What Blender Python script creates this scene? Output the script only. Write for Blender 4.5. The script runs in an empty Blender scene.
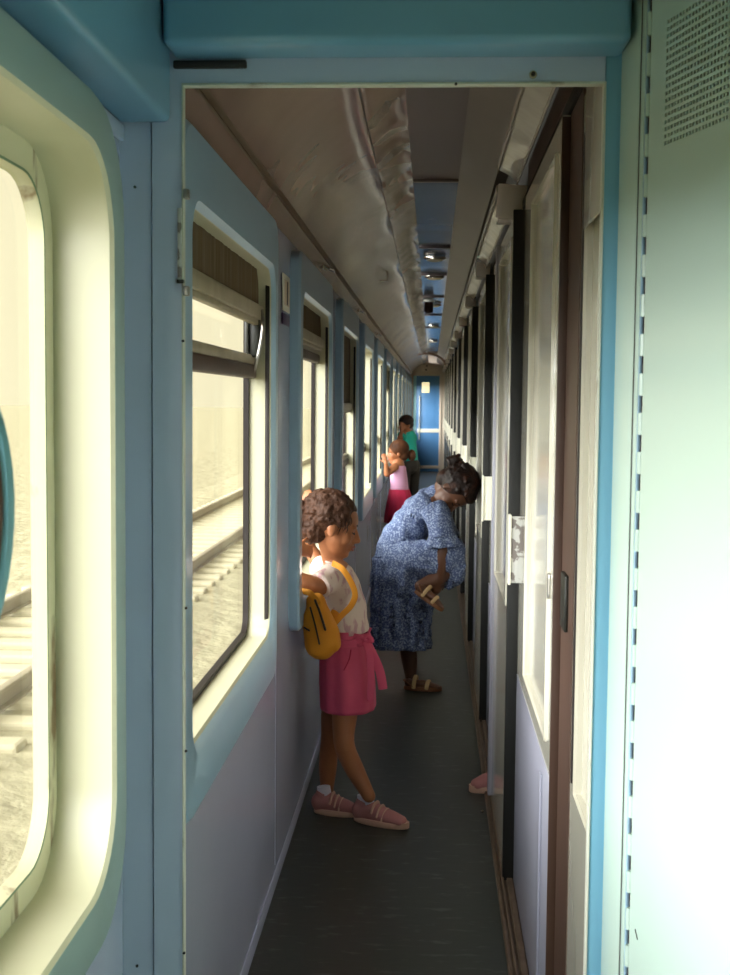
import bpy, bmesh, math, random
from mathutils import Vector, Matrix, noise
C = bpy.context.scene.collection
S = bpy.context.scene
random.seed(7)
PI = math.pi

# ------------------------------------------------------------------ camera
F = 1250.0; CX, CY = 365.0, 487.5; H = 1.45        # focal length and centre for a 730x975 frame
def basis():
    Y = Vector((432-CX, -(401-CY), -F)).normalized()
    D = Vector((184-CX, -(19600-CY), -F)).normalized()
    Z = -D; Z -= Z.dot(Y)*Y; Z.normalize()
    return Matrix((Y.cross(Z), Y, Z))
RM = basis()
cam = bpy.data.cameras.new('camera'); camo = bpy.data.objects.new('camera', cam); C.objects.link(camo)
cam.sensor_fit = 'VERTICAL'; cam.sensor_height = 36.0; cam.lens = F/975*36.0; cam.clip_start = 0.05; cam.clip_end = 800
camo.matrix_world = Matrix.Translation((0, 0, H)) @ RM.to_4x4()
cam.dof.use_dof = True; cam.dof.focus_distance = 3.2; cam.dof.aperture_fstop = 13.0
S.camera = camo
S.view_settings.view_transform = 'Standard'; S.view_settings.look = 'None'
S.view_settings.gamma = 1.0; S.view_settings.use_curve_mapping = False
S.view_settings.exposure = 0.0
S.cycles.use_denoising = True
S.cycles.max_bounces = 12; S.cycles.diffuse_bounces = 6; S.cycles.glossy_bounces = 4
S.cycles.transparent_max_bounces = 16
S.cycles.sample_clamp_indirect = 8.0
S.cycles.caustics_reflective = False; S.cycles.caustics_refractive = False

# ------------------------------------------------------------------ sky
W = bpy.data.worlds.new('hazy_sky'); S.world = W; W.use_nodes = True
wt = W.node_tree; wt.nodes.clear()
def wn(t, **k):
    n = wt.nodes.new(t)
    for a, b in k.items(): setattr(n, a, b)
    return n
GLOW_DIR = Vector((-0.78, -0.54, 0.06)).normalized()     # the hidden sun's side of the hazy sky
tc = wn('ShaderNodeTexCoord')
dot = wn('ShaderNodeVectorMath', operation='DOT_PRODUCT'); dot.inputs[1].default_value = GLOW_DIR
wt.links.new(tc.outputs['Generated'], dot.inputs[0])
mr = wn('ShaderNodeMapRange', interpolation_type='SMOOTHSTEP')
mr.inputs['From Min'].default_value = 0.40; mr.inputs['From Max'].default_value = 1.0
wt.links.new(dot.outputs['Value'], mr.inputs['Value'])
mixc = wn('ShaderNodeMix', data_type='RGBA')
SKY_BASE = (1.12, 1.03, 0.74, 1); SKY_GLOW = (16.6, 17.0, 18.0, 1)
mixc.inputs[6].default_value = SKY_BASE; mixc.inputs[7].default_value = SKY_GLOW
wt.links.new(mr.outputs[0], mixc.inputs[0])
bg = wn('ShaderNodeBackground'); wt.links.new(mixc.outputs[2], bg.inputs['Color'])
wo = wn('ShaderNodeOutputWorld'); wt.links.new(bg.outputs[0], wo.inputs[0])

def portal(x, y0, y1, z0, z1):
    l = bpy.data.lights.new('window_daylight', 'AREA'); l.shape = 'RECTANGLE'
    l.size = abs(z1-z0); l.size_y = abs(y1-y0); l.cycles.is_portal = True
    o = bpy.data.objects.new('window_daylight', l); C.objects.link(o)
    o.location = (x, (y0+y1)/2, (z0+z1)/2); o.rotation_euler = (0, -PI/2, 0)

def at(px, py, Y):
    "world point seen at a pixel of the photograph at distance Y down the corridor"
    r = RM @ Vector((px-CX, -(py-CY), -F)); r *= Y/r.y
    return Vector((r.x, r.y, r.z+H))
def onz(px, py, z=0.0):
    r = RM @ Vector((px-CX, -(py-CY), -F)); r *= (z-H)/r.z
    return Vector((r.x, r.y, r.z+H))

# ------------------------------------------------------------------ materials
def srgb(c):
    return tuple(((v/255)/12.92 if v/255 <= 0.04045 else ((v/255+0.055)/1.055)**2.4) for v in c)
def mat(name, col, rough=0.5, metal=0.0, spec=0.5, col2=None, nscale=8, namt=0.5, stretch=(1, 1, 1), bump=0.0, bscale=40,
        bstretch=(1, 1, 1), coat=0.0, detail=4, thresh=None, bdist=0.002, kind='noise', rvar=0.0):
    m = bpy.data.materials.new(name); m.use_nodes = True
    nt = m.node_tree; b = nt.nodes['Principled BSDF']; L = nt.links.new
    b.inputs['Base Color'].default_value = (*srgb(col), 1)
    b.inputs['Roughness'].default_value = rough; b.inputs['Metallic'].default_value = metal
    b.inputs['Specular IOR Level'].default_value = spec; b.inputs['Coat Weight'].default_value = coat
    b.inputs['Coat Roughness'].default_value = 0.12
    t = nt.nodes.new('ShaderNodeTexCoord')
    def tex(sc, st, kind='noise'):
        mp = nt.nodes.new('ShaderNodeMapping'); mp.inputs['Scale'].default_value = st
        L(t.outputs['Object'], mp.inputs[0])
        if kind == 'noise':
            n = nt.nodes.new('ShaderNodeTexNoise'); n.inputs['Scale'].default_value = sc; n.inputs['Detail'].default_value = detail
            L(mp.outputs[0], n.inputs[0]); return n.outputs['Fac']
        if kind == 'voronoi':
            n = nt.nodes.new('ShaderNodeTexVoronoi'); n.inputs['Scale'].default_value = sc
            L(mp.outputs[0], n.inputs[0]); return n.outputs['Distance']
        n = nt.nodes.new('ShaderNodeTexWave'); n.inputs['Scale'].default_value = sc; n.inputs['Distortion'].default_value = 6
        L(mp.outputs[0], n.inputs[0]); return n.outputs['Fac']
    if col2:
        f = tex(nscale, stretch, kind)
        r = nt.nodes.new('ShaderNodeMapRange')
        lo, hi = thresh or (0.3, 0.7)
        r.inputs[1].default_value = lo; r.inputs[2].default_value = hi; r.inputs[4].default_value = namt
        L(f, r.inputs[0])
        mx = nt.nodes.new('ShaderNodeMix'); mx.data_type = 'RGBA'
        mx.inputs[6].default_value = (*srgb(col), 1); mx.inputs[7].default_value = (*srgb(col2), 1)
        L(r.outputs[0], mx.inputs[0]); L(mx.outputs[2], b.inputs['Base Color'])
    if bump:
        f = tex(bscale, bstretch)
        bm = nt.nodes.new('ShaderNodeBump'); bm.inputs['Strength'].default_value = bump; bm.inputs['Distance'].default_value = bdist
        L(f, bm.inputs['Height']); L(bm.outputs[0], b.inputs['Normal'])
    return m

M = {}
M['wall'] = mat('wall_paint', (188, 192, 214), 0.22, col2=(180, 182, 206), nscale=3, bump=0.15, bscale=5, bstretch=(1, .6, .4), bdist=0.006, coat=.4)
M['surround'] = mat('surround_blue', (156, 188, 210), 0.28, col2=(146, 176, 202), nscale=4, bump=0.08, bscale=30, coat=.3)
M['partition'] = mat('partition_paint', (190, 200, 220), 0.38, col2=(180, 192, 214), nscale=5, stretch=(1, 1, .3), bump=0.06, bscale=50)
M['partition_right'] = mat('jamb_blue_paint', (118, 172, 196), 0.38, col2=(110, 164, 190), nscale=5, stretch=(1, 1, .3), bump=0.06, bscale=50)
M['duct'] = mat('duct_blue', (112, 162, 190), 0.3, col2=(104, 152, 182), nscale=3, bump=0.05, bscale=8, coat=.3)
M['sash'] = mat('sash_white', (200, 196, 168), 0.4, col2=(192, 188, 158), nscale=6)
M['gasket'] = mat('black_rubber', (38, 30, 28), 0.6)
M['rusty'] = mat('rusty_gasket', (216, 208, 176), 0.6, col2=(120, 82, 44), nscale=16, stretch=(1, 1, .35), thresh=(.60, .68), namt=.85, bump=.3, bscale=60)
M['cream'] = mat('door_cream', (206, 202, 186), 0.16, col2=(196, 190, 176), nscale=2, bump=0.10, bscale=4, bstretch=(1, 1, .3), bdist=.005, coat=.5)
M['creamlow'] = mat('door_lilac', (172, 172, 186), 0.3, col2=(160, 160, 178), nscale=3, bump=0.1, bscale=4, bdist=.004, coat=.3)
M['edge'] = mat('cream_edge', (204, 204, 190), 0.5, col2=(150, 134, 116), nscale=18, thresh=(.62, .7), namt=.6)
M['brown'] = mat('brown_post', (84, 62, 50), 0.45, col2=(64, 46, 40), nscale=6, stretch=(1, 1, .2))
M['dark'] = mat('dark_jamb', (15, 15, 12), 0.55)  # jamb colour, also used as painted shade in the hollows
M['darkbrown'] = mat('dark_cornice', (66, 50, 34), 0.6, col2=(40, 32, 24), nscale=7)
M['greendoor'] = mat('pale_green_paint', (184, 204, 192), 0.24, col2=(178, 200, 192), nscale=2, bump=0.12, bscale=3.5, bdist=.004, coat=.15)
M['metal'] = mat('worn_metal', (170, 166, 160), 0.35, metal=.8, col2=(120, 104, 92), nscale=20, thresh=(.5, .65))
M['chrome'] = mat('chrome', (220, 214, 200), 0.15, metal=1)
M['floor'] = mat('floor_vinyl', (50, 54, 47), 0.40, col2=(96, 98, 96), nscale=22, stretch=(.6, 1.7, 1), thresh=(.58, .74), namt=.7, bump=.12, bscale=18, bstretch=(1, 1.6, 1), bdist=.004)
M['sill'] = mat('sill_metal', (128, 108, 90), 0.4, metal=.5, col2=(84, 68, 56), nscale=20)
M['ceil'] = mat('ceiling_mauve', (148, 120, 108), 0.24, col2=(136, 110, 100), nscale=3, bump=0.55, bscale=3.2, bstretch=(1.6, .9, 1), bdist=.02, detail=2, coat=.3)
M['ceilstrip'] = mat('ceiling_centre', (112, 96, 92), 0.42, col2=(100, 86, 84), nscale=2, bump=0.3, bscale=3, bdist=.01, detail=1)
M['ceilblue'] = mat('ceiling_blue', (120, 136, 164), 0.14, col2=(110, 126, 156), nscale=2, bump=0.3, bscale=3, bdist=.01, detail=1)  # blue of the reflected sky put into the panel colour
M['foil'] = mat('soffit_paint', (204, 194, 184), 0.24, bump=0.6, bscale=7, bstretch=(1, 1, 1), bdist=.012, detail=2, coat=.4)
M['bracket'] = mat('bracket_paint', (236, 226, 216), .3, coat=.3)  # soffit paint lightened to paint light onto the unlit bracket plates
M['groove'] = mat('brown_groove', (104, 82, 62), 0.6)
M['blind'] = mat('brown_blind', (96, 78, 48), 0.85, col2=(70, 56, 36), nscale=14, stretch=(1, 2.2, .25), bump=.5, bscale=14, bstretch=(1, 2.5, .2), bdist=.01)
M['blindrail'] = mat('blind_rail', (170, 160, 134), 0.45, col2=(130, 116, 92), nscale=12)
M['blackmetal'] = mat('black_latch', (34, 34, 28), 0.45)
M['bluedoor'] = mat('end_door_blue', (92, 146, 200), 0.4, col2=(84, 136, 190), nscale=3)
M['bluedooredge'] = mat('end_door_light', (170, 224, 232), 0.4)
M['endwall'] = mat('end_wall', (222, 206, 186), 0.45, col2=(210, 194, 174), nscale=3)
M['white'] = mat('white_plastic', (232, 230, 214), 0.4)
M['silverflake'] = mat('flaking_plate', (190, 190, 186), 0.4, col2=(120, 112, 108), nscale=30, thresh=(.5, .55), namt=1)
M['purple'] = mat('purple_sticker', (80, 60, 100), 0.5)
M['ink'] = mat('sign_ink', (40, 26, 30), 0.5)
M['red'] = mat('magenta_button', (200, 20, 140), 0.5)
M['gravel'] = mat('pale_gravel', (164, 157, 128), 0.95, col2=(146, 138, 110), nscale=1.4, bump=.6, bscale=3, bdist=.2, detail=8)
M['rail'] = mat('rail_steel', (150, 140, 120), 0.5, metal=.2)
M['sleeper'] = mat('concrete_sleeper', (186, 178, 150), 0.9)
def glass(name, tint=(1, 1, 1), glossy=0.02):
    m = bpy.data.materials.new(name); m.use_nodes = True; nt = m.node_tree; nt.nodes.clear()
    t = nt.nodes.new('ShaderNodeBsdfTransparent'); t.inputs[0].default_value = (*tint, 1)
    g = nt.nodes.new('ShaderNodeBsdfGlossy'); g.inputs['Roughness'].default_value = .03
    lw = nt.nodes.new('ShaderNodeFresnel'); lw.inputs['IOR'].default_value = 1.3
    mx = nt.nodes.new('ShaderNodeMixShader'); o = nt.nodes.new('ShaderNodeOutputMaterial')
    mul = nt.nodes.new('ShaderNodeMath'); mul.operation = 'MULTIPLY'; mul.inputs[1].default_value = glossy*5
    nt.links.new(lw.outputs[0], mul.inputs[0])
    nt.links.new(mul.outputs[0], mx.inputs[0]); nt.links.new(t.outputs[0], mx.inputs[1]); nt.links.new(g.outputs[0], mx.inputs[2])
    nt.links.new(mx.outputs[0], o.inputs[0]); return m
M['glass'] = glass('window_glass', (.97, .97, .93))
M['curtainglass'] = mat('backed_glass', (120, 116, 104), 0.06, col2=(84, 78, 70), nscale=5, stretch=(1, 2, .3), coat=1)
def emit(name, col, s):
    m = bpy.data.materials.new(name); m.use_nodes = True; b = m.node_tree.nodes['Principled BSDF']
    b.inputs['Base Color'].default_value = (*srgb(col), 1)
    b.inputs['Emission Color'].default_value = (*srgb(col), 1); b.inputs['Emission Strength'].default_value = s
    return m
M['daypane'] = emit('sunlit_pane', (255, 240, 190), 0.8)  # pane glows by itself in place of daylight behind it
M['lampface'] = mat('lamp_face', (236, 220, 180), 0.3)

# ------------------------------------------------------------------ helpers
class MB:
    def __init__(s): s.bm = bmesh.new()
    def box(s, x0, x1, y0, y1, z0, z1, bev=0.0, seg=2, mx=None):
        t = bmesh.new(); bmesh.ops.create_cube(t, size=1)
        for v in t.verts:
            v.co = Vector(((x0+x1)/2+v.co.x*(x1-x0), (y0+y1)/2+v.co.y*(y1-y0), (z0+z1)/2+v.co.z*(z1-z0)))
        if bev: bmesh.ops.bevel(t, geom=t.edges[:], offset=bev, segments=seg, profile=.5, affect='EDGES')
        if mx: bmesh.ops.transform(t, matrix=mx, verts=t.verts[:])
        s.merge(t); return s
    def merge(s, t):
        me = bpy.data.meshes.new('tmp'); t.to_mesh(me); t.free(); s.bm.from_mesh(me); bpy.data.meshes.remove(me)
    def rings(s, rings, close=True, cap0=True, cap1=True):
        vs = [[s.bm.verts.new(p) for p in r] for r in rings]
        n = len(vs[0])
        for a, b in zip(vs, vs[1:]):
            for i in range(n if close else n-1):
                j = (i+1) % n
                try: s.bm.faces.new((a[i], a[j], b[j], b[i]))
                except ValueError: pass
        if cap0 and close: s.bm.faces.new(list(reversed(vs[0])))
        if cap1 and close: s.bm.faces.new(vs[-1])
        return s
    def tube(s, pts, radii, seg=12, side=None, aspect=1.0, sub=4, capr=True):
        "smooth swept tube, radii per point (number or (a,b)), rounded ends"
        P = [Vector(p) for p in pts]
        Rr = [(r, r*aspect) if not isinstance(r, (tuple, list)) else tuple(r) for r in (radii if isinstance(radii, (list, tuple)) else [radii]*len(P))]
        if len(P) == 1: return s
        path, rad = [], []
        for i in range(len(P)-1):
            p0 = P[max(i-1, 0)]; p1 = P[i]; p2 = P[i+1]; p3 = P[min(i+2, len(P)-1)]
            for k in range(sub):
                t = k/sub
                q = 0.5*((2*p1)+(p2-p0)*t+(2*p0-5*p1+4*p2-p3)*t*t+(3*p1-p0-3*p2+p3)*t*t*t)
                path.append(q); u = t*t*(3-2*t)
                rad.append((Rr[i][0]*(1-u)+Rr[i+1][0]*u, Rr[i][1]*(1-u)+Rr[i+1][1]*u))
        path.append(P[-1]); rad.append(Rr[-1])
        ref = Vector(side) if side is not None else Vector((0, 1, 0))
        rings = []
        def ring(c, tn, a, b):
            sd = ref - ref.dot(tn)*tn
            if sd.length < 1e-3: sd = Vector((1, 0, 0)) - tn.x*tn
            sd.normalize(); up = tn.cross(sd)
            return [c+sd*(a*math.cos(2*PI*k/seg))+up*(b*math.sin(2*PI*k/seg)) for k in range(seg)]
        tns = []
        for i in range(len(path)):
            t = path[min(i+1, len(path)-1)]-path[max(i-1, 0)]; tns.append(t.normalized() if t.length > 1e-9 else Vector((0, 0, 1)))
        if capr:
            for a in (80, 55, 28):
                q = math.radians(a); rr = min(rad[0])
                rings.append(ring(path[0]-tns[0]*rr*math.sin(q), tns[0], rad[0][0]*math.cos(q), rad[0][1]*math.cos(q)))
        for c, tn, r in zip(path, tns, rad): rings.append(ring(c, tn, *r))
        if capr:
            for a in (28, 55, 80):
                q = math.radians(a); rr = min(rad[-1])
                rings.append(ring(path[-1]+tns[-1]*rr*math.sin(q), tns[-1], rad[-1][0]*math.cos(q), rad[-1][1]*math.cos(q)))
        return s.rings(rings)
    def ell(s, c, r, rot=None, seg=20):
        t = bmesh.new(); bmesh.ops.create_uvsphere(t, u_segments=seg, v_segments=max(8, seg*2//3), radius=1)
        r = (r, r, r) if not isinstance(r, (tuple, list)) else r
        mx = Matrix.Translation(Vector(c)) @ (rot.to_4x4() if rot else Matrix.Identity(4)) @ Matrix.Diagonal((*r, 1))
        bmesh.ops.transform(t, matrix=mx, verts=t.verts[:]); s.merge(t); return s
    def cyl(s, c, r, h, axis='Z', seg=24, r2=None, bev=0):
        t = bmesh.new(); bmesh.ops.create_cone(t, cap_ends=True, segments=seg, radius1=r, radius2=r if r2 is None else r2, depth=h)
        if bev: bmesh.ops.bevel(t, geom=[e for e in t.edges if abs(e.verts[0].co.z-e.verts[1].co.z) < 1e-6], offset=bev, segments=2, affect='EDGES')
        rot = {'Z': Matrix.Identity(4), 'X': Matrix.Rotation(PI/2, 4, 'Y'), 'Y': Matrix.Rotation(PI/2, 4, 'X')}[axis]
        bmesh.ops.transform(t, matrix=Matrix.Translation(Vector(c)) @ rot, verts=t.verts[:]); s.merge(t); return s
    def build(s, name, m, parent=None, smooth=True, remesh=None, sm=0, smf=.5, disp=None, fix=True):
        if fix: bmesh.ops.recalc_face_normals(s.bm, faces=s.bm.faces[:])
        me = bpy.data.meshes.new(name); s.bm.to_mesh(me); s.bm.free()
        o = bpy.data.objects.new(name, me); C.objects.link(o)
        if remesh:
            a = o.modifiers.new('r', 'REMESH'); a.mode = 'VOXEL'; a.voxel_size = remesh
        if sm:
            b = o.modifiers.new('s', 'SMOOTH'); b.factor = smf; b.iterations = sm
        if remesh or sm:
            dg = bpy.context.evaluated_depsgraph_get(); dg.update()
            nm = bpy.data.meshes.new_from_object(o.evaluated_get(dg)); o.modifiers.clear()
            o.data = nm; bpy.data.meshes.remove(me); me = nm; me.name = name
        if disp:
            for v in me.vertices:
                v.co += v.normal*disp(v.co) if remesh else disp(v.co)
        me.materials.clear(); me.materials.append(m)
        if smooth:
            me.polygons.foreach_set('use_smooth', [True]*len(me.polygons))
            if not remesh:
                try: me.set_sharp_from_angle(angle=math.radians(38))
                except Exception: pass
        me.update()
        if parent:
            o.parent = parent
            if parent.type == 'EMPTY' or True:
                pm = world_of(parent); o.matrix_parent_inverse = pm.inverted()
        return o
def world_of(o):
    m = Matrix.Translation(o.location) @ o.rotation_euler.to_matrix().to_4x4()
    return (world_of(o.parent) @ o.matrix_parent_inverse @ m) if o.parent else m
def struct(o): o['kind'] = 'structure'; return o
def root(name, loc, label=None, cat=None, group=None, kind=None):
    o = bpy.data.objects.new(name, None); C.objects.link(o); o.location = loc; o.empty_display_size = .1
    if label: o['label'] = label
    if cat: o['category'] = cat
    if group: o['group'] = group
    if kind: o['kind'] = kind
    return o
def tag(o, label, cat, group=None):
    o['label'] = label; o['category'] = cat
    if group: o['group'] = group
    return o
def rrect(x, y0, y1, z0, z1, r, n=8):
    pts = []
    for cy, cz, a0 in ((y1-r, z1-r, 0), (y0+r, z1-r, 90), (y0+r, z0+r, 180), (y1-r, z0+r, 270)):
        for k in range(n+1):
            a = math.radians(a0+90*k/n); pts.append(Vector((x, cy+r*math.cos(a), cz+r*math.sin(a))))
    return pts

# ------------------------------------------------------------------ setting: corridor and vestibule
XW = -0.45; XS = -0.415; XV = -0.515
XR = 0.235; XL = 0.265
P0 = 2.05; YE = 25.8
NW = 13; PW = 1.86; W0 = 2.08  # the last corridor window is added to bring light to the end door
struct(MB().box(-.62, .50, -1.3, YE+.1, -.06, 0).build('floor', M['floor'], smooth=False))

# left wall, corridor part, with its window openings
wl = MB()
wl.box(XW-.052, XW, P0+.02, YE, 0, .76); wl.box(XW-.052, XW, P0+.02, YE, 1.84, 2.02)
ys = [P0+.02]
for k in range(NW):
    s = W0+PW*k; wl.box(XW-.052, XW, ys[-1], s+.06, .76, 1.84); ys.append(s+1.25)
wl.box(XW-.052, XW, ys[-1], YE, .76, 1.84)
# vestibule part
wl.box(XV-.056, XV, -1.3, -.95, 0, 2.4); wl.box(XV-.056, XV, .10, .55, 0, 2.4); wl.box(XV-.056, XV, -.95, .10, 0, .85); wl.box(XV-.056, XV, -.95, .10, 1.90, 2.4); wl.box(XV-.056, XV, 1.83, P0, 0, 2.4)
wl.box(XV-.056, XV, .55, 1.83, 0, .72); wl.box(XV-.056, XV, .55, 1.83, 1.84, 2.4)
struct(wl.build('wall_left', M['wall'], smooth=False))

t = MB()   # low skirting of the wall
t.box(XW, XW+.004, P0+.04, YE, 0, .05, .001)
struct(t.build('baseboard_left', M['wall']))
for k in range(NW):                                              # vertical battens over the panel joints
    y = W0+PW*k+1.70
    if k == 0: y = 3.62
    struct(MB().box(XW, XW+.003, y-.012, y+.012, .07, 1.92, .001).build('trim_%d' % (k+1), M['wall']))

def blind(k, zb, label):
    s = W0+PW*k; r = root('window_blind', (XW, s+.69, 1.8), label, 'blind', 'brown window blinds')
    b = MB()
    ya, yb = s+.11, s+1.22; n = 110; x = XW-.005
    rr = []
    for z in [zb+.04+(1.802-zb-.04)*i/14 for i in range(15)]:
        row = []
        for j in range(n+1):
            y = ya+(yb-ya)*j/n
            row.append(Vector((x+.0012*math.sin(j*.9+math.sin(j*.31)*2)+.001*noise.noise(Vector((y*8, z*3, k)))-.006, y, z)))
        rr.append(row)
    b.rings(rr, close=False); o = b.build('fabric', M['blind'], r)
    md = o.modifiers.new('thick', 'SOLIDIFY'); md.thickness = .002
    b = MB(); b.box(XW-.022, XW+.004, ya-.005, yb+.005, zb+.012, zb+.05, .005); b.box(XW-.02, XW-.004, ya, yb, zb-.002, zb+.014, .003)
    b.build('bottom_rail', M['blindrail'], r)

def window(k, open_z, glassx=-.49):
    s = W0+PW*k
    r = root('window_%d' % (k+1), (XW, s+.69, .7), kind='structure')
    L = [(XW-.004, s, s+1.29, .70, 1.925, .075), (XS-.008, s, s+1.29, .70, 1.925, .075), (XS, s+.008, s+1.282, .708, 1.917, .07),
         (XS, s+.075, s+1.235, .805, 1.80, .075), (XS-.012, s+.09, s+1.22, .82, 1.788, .065)]
    MB().rings([rrect(*q) for q in L], cap0=False, cap1=False).build('surround', M['surround'], r)
    # sash: white frame around the panes
    sx = glassx
    ya, yb = s+.05, s+1.14
    b = MB()
    b.rings([rrect(XS-.0115, s+.09, s+1.22, .82, 1.788, .065), rrect(XS-.016, s+.092, s+1.218, .825, 1.786, .06), rrect(sx, s+.088, s+1.222, .822, 1.790, .06)], cap0=False, cap1=False)
    b.build('reveal', M['sash'], r)
    b = MB()
    b.rings([rrect(sx, s+.08, s+1.225, .815, 1.795, .06), rrect(sx+.006, s+.085, s+1.222, .822, 1.79, .058),
             rrect(sx+.006, s+.096, s+1.210, .833, 1.779, .05), rrect(sx-.008, s+.098, s+1.208, .835, 1.777, .048)], cap0=False, cap1=False)
    b.build('gasket', M['gasket'], r)
    b = MB(); b.box(sx-.008, sx-.004, s+.09, s+1.215, .83, 1.785); b.build('glass_pane', M['glass'], r, smooth=False)
    b = MB(); b.box(-.441, -.430, s+1.214, s+1.224, .86, 1.785, .001); b.build('guide_channel', M['gasket'], r)
    ya, yb = s+.05, s+1.34
    b = MB(); zt = open_z
    b.box(sx-.004, sx+.026, ya+.06, yb-.12, zt, zt+.036, .006); b.build('transom', M['brown'], r)
    b = MB(); b.box(sx-.002, sx+.020, ya+.055, yb-.115, zt+.036, zt+.062, .005); b.build('sash_rail', M['blindrail'], r)
    return r
for k in range(NW):
    w = window(k, {0: 1.505, 1: 1.60}.get(k, 1.09))
    s = W0+PW*k
    portal(-.515, s+.1, s+1.1, .86, 1.74)
    if k == 0:                                                   # latch of the first window
        b = MB(); y = s+1.09
        b.box(-.482, -.452, y+.085, y+.122, 1.56, 1.665, .006); b.box(-.488, -.478, y+.07, y+.12, 1.54, 1.70, .003)
        lt = b.build('latch', M['blackmetal'], w)
        b = MB(); b.tube([(-.470, y+.09, 1.672), (-.455, y+.085, 1.684), (-.443, y+.08, 1.668), (-.443, y+.08, 1.62), (-.455, y+.085, 1.56), (-.468, y+.09, 1.52)], .005, seg=8)
        b.build('latch_handle', M['metal'], lt)
blind(0, 1.645, 'brown pleated blind half hidden under the near corridor window top, nearest of the blinds')
blind(1, 1.65, 'short brown pleated blind above the curly haired girl leaning at the window')
blind(2, 1.385, 'longest brown blind, pulled down almost halfway over the third corridor window')
blind(5, 1.55, 'small dark blind of the sixth corridor window, far down near the pink-topped child')

# near left window of the vestibule
r = root('window_20', (XV, 1.2, .7), kind='structure')
xs = -.46
L = [(XV-.004, .42, 1.868, .66, 1.868, .16), (xs-.008, .42, 1.868, .66, 1.868, .16), (xs, .43, 1.858, .67, 1.858, .155),
     (xs, .50, 1.80, .745, 1.80, .13), (xs-.006, .505, 1.795, .75, 1.795, .125), (-.556, .505, 1.795, .75, 1.795, .12)]
MB().rings([rrect(*q) for q in L[:4]], cap0=False, cap1=False).build('surround', mat('surround_green', (160, 178, 174), .35), r)
MB().rings([rrect(*q) for q in L[3:]], cap0=False, cap1=False).build('reveal', M['sash'], r)
MB().rings([rrect(-.557, .50, 1.80, .745, 1.80, .12), rrect(-.549, .505, 1.795, .75, 1.795, .12), rrect(-.549, .545, 1.755, .79, 1.755, .09), rrect(-.57, .55, 1.75, .795, 1.75, .09)],
           cap0=False, cap1=False).build('gasket', M['rusty'], r)
MB().rings([rrect(-.551, .543, 1.757, .788, 1.757, .092), rrect(-.5475, .545, 1.755, .79, 1.755, .09), rrect(-.5475, .549, 1.751, .794, 1.751, .09)],
           cap0=False, cap1=False).build('gasket_lip', mat('green_rubber', (120, 140, 110), .6), r)
MB().box(-.568, -.564, .50, 1.80, .74, 1.80).build('glass_pane', M['glass'], r, smooth=False)
portal(-.60, .55, 1.75, .8, 1.75)
r = root('window_21', (XV, -.42, .8), kind='structure')  # unseen window, added to brighten the partition and header
MB().rings([rrect(XV, -1.0, .15, .80, 1.95, .1), rrect(XV+.02, -.99, .14, .81, 1.94, .1), rrect(XV+.02, -.90, .05, .90, 1.85, .06), rrect(XV-.05, -.89, .04, .91, 1.84, .06)], cap0=False, cap1=False).build('surround', M['surround'], r)
MB().box(-.568, -.564, -.95, .10, .85, 1.90).build('glass_pane', M['glass'], r, smooth=False)
portal(-.60, -.9, .05, .9, 1.85)

# partition between vestibule and corridor
b = MB()
b.box(-.515, -.463, P0, P0+.04, 0, 2.4); b.box(-.460, -.409, P0-.004, P0+.012, 0, 2.06)
b.box(-.464, -.459, P0+.006, P0+.04, 0, 2.4)
b.box(-.460, .33, P0, P0+.04, 2.04, 2.4)
b.box(-.410, .27, P0-.004, P0+.012, 1.958, 2.06)
struct(b.build('wall_front', M['partition'], smooth=False))
b = MB(); b.box(.2685, .302, P0-.004, P0+.012, 0, 2.06); b.box(.296, .36, P0, P0+.04, 0, 2.4)
struct(b.build('trim_20', M['partition_right'], smooth=False))
b = MB()
b.box(-.4115, -.4085, P0-.007, P0+.012, 0, 1.958, .001); b.box(.2665, .2705, P0-.007, P0+.012, 0, 1.958, .001); b.box(-.4115, .2705, P0-.007, P0+.012, 1.955, 1.9595, .001)
struct(b.build('trim_21', M['edge']))
b = MB(); b.box(-.425, .296, 1.955, P0-.001, 1.996, 2.5, .014, 4); struct(b.build('trim_22', M['duct']))
b = MB(); b.box(XV, -.428, -1.3, P0-.006, 1.895, 2.5, .012, 3); struct(b.build('trim_23', M['duct']))
b = MB(); b.box(XV, XV+.010, -1.3, P0-.001, 1.868, 1.893, .003); struct(b.build('trim_24', M['partition']))
# rubber patch under the header, door buffer and rivets
tag(MB().box(-.424, -.305, P0-.013, P0-.003, 1.982, 1.994, .002).build('rubber_strip', M['gasket']), 'short black rubber strip under the blue header, upper left of the doorway', 'strip')
p = at(533, 75, P0-.006); r = root('door_buffer', p, 'small round chrome buffer on the lintel above the doorway', 'door stop')
MB().cyl(p, .006, .012, 'Y', bev=.002).build('ring', M['chrome'], r); MB().cyl(p+Vector((0, -.006, 0)), .0035, .004, 'Y').build('plug', M['gasket'], r)
for px, py, wh in ((456, 84, 'on the lintel left of the round buffer'), (135, 187, 'high on the outer left pillar panel'), (160, 118, 'just under the end of the blue duct'), (186, 608, 'on the left jamb at window sill height'), (186, 751, 'on the left jamb below the first corridor window'), (137, 966, 'at the very bottom of the outer left pillar'), (184, 953, 'lowest on the left jamb edge'), (183, 341, 'on the left jamb below the metal lugs'), (613, 872, 'upper one low on the blue right jamb'), (611, 947, 'lowest one on the blue right jamb')):
    p = at(px, py, P0-.006)
    tag(MB().cyl(p, .0024, .004, 'Y', 10, bev=.0008).build('screw_head', M['blackmetal']), 'small dark screw head '+wh, 'screw', 'screws in the doorway frame')
r = root('hinge_plate', at(180, 245, P0-.01), 'narrow worn metal strike plate on the left edge of the doorway', 'plate')
a = at(177.5, 208, P0-.01); c = at(181.5, 282, P0-.01)
MB().box(a.x, c.x, P0-.012, P0-.004, c.z, a.z, .001).build('plate', M['silverflake'], r)
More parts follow.
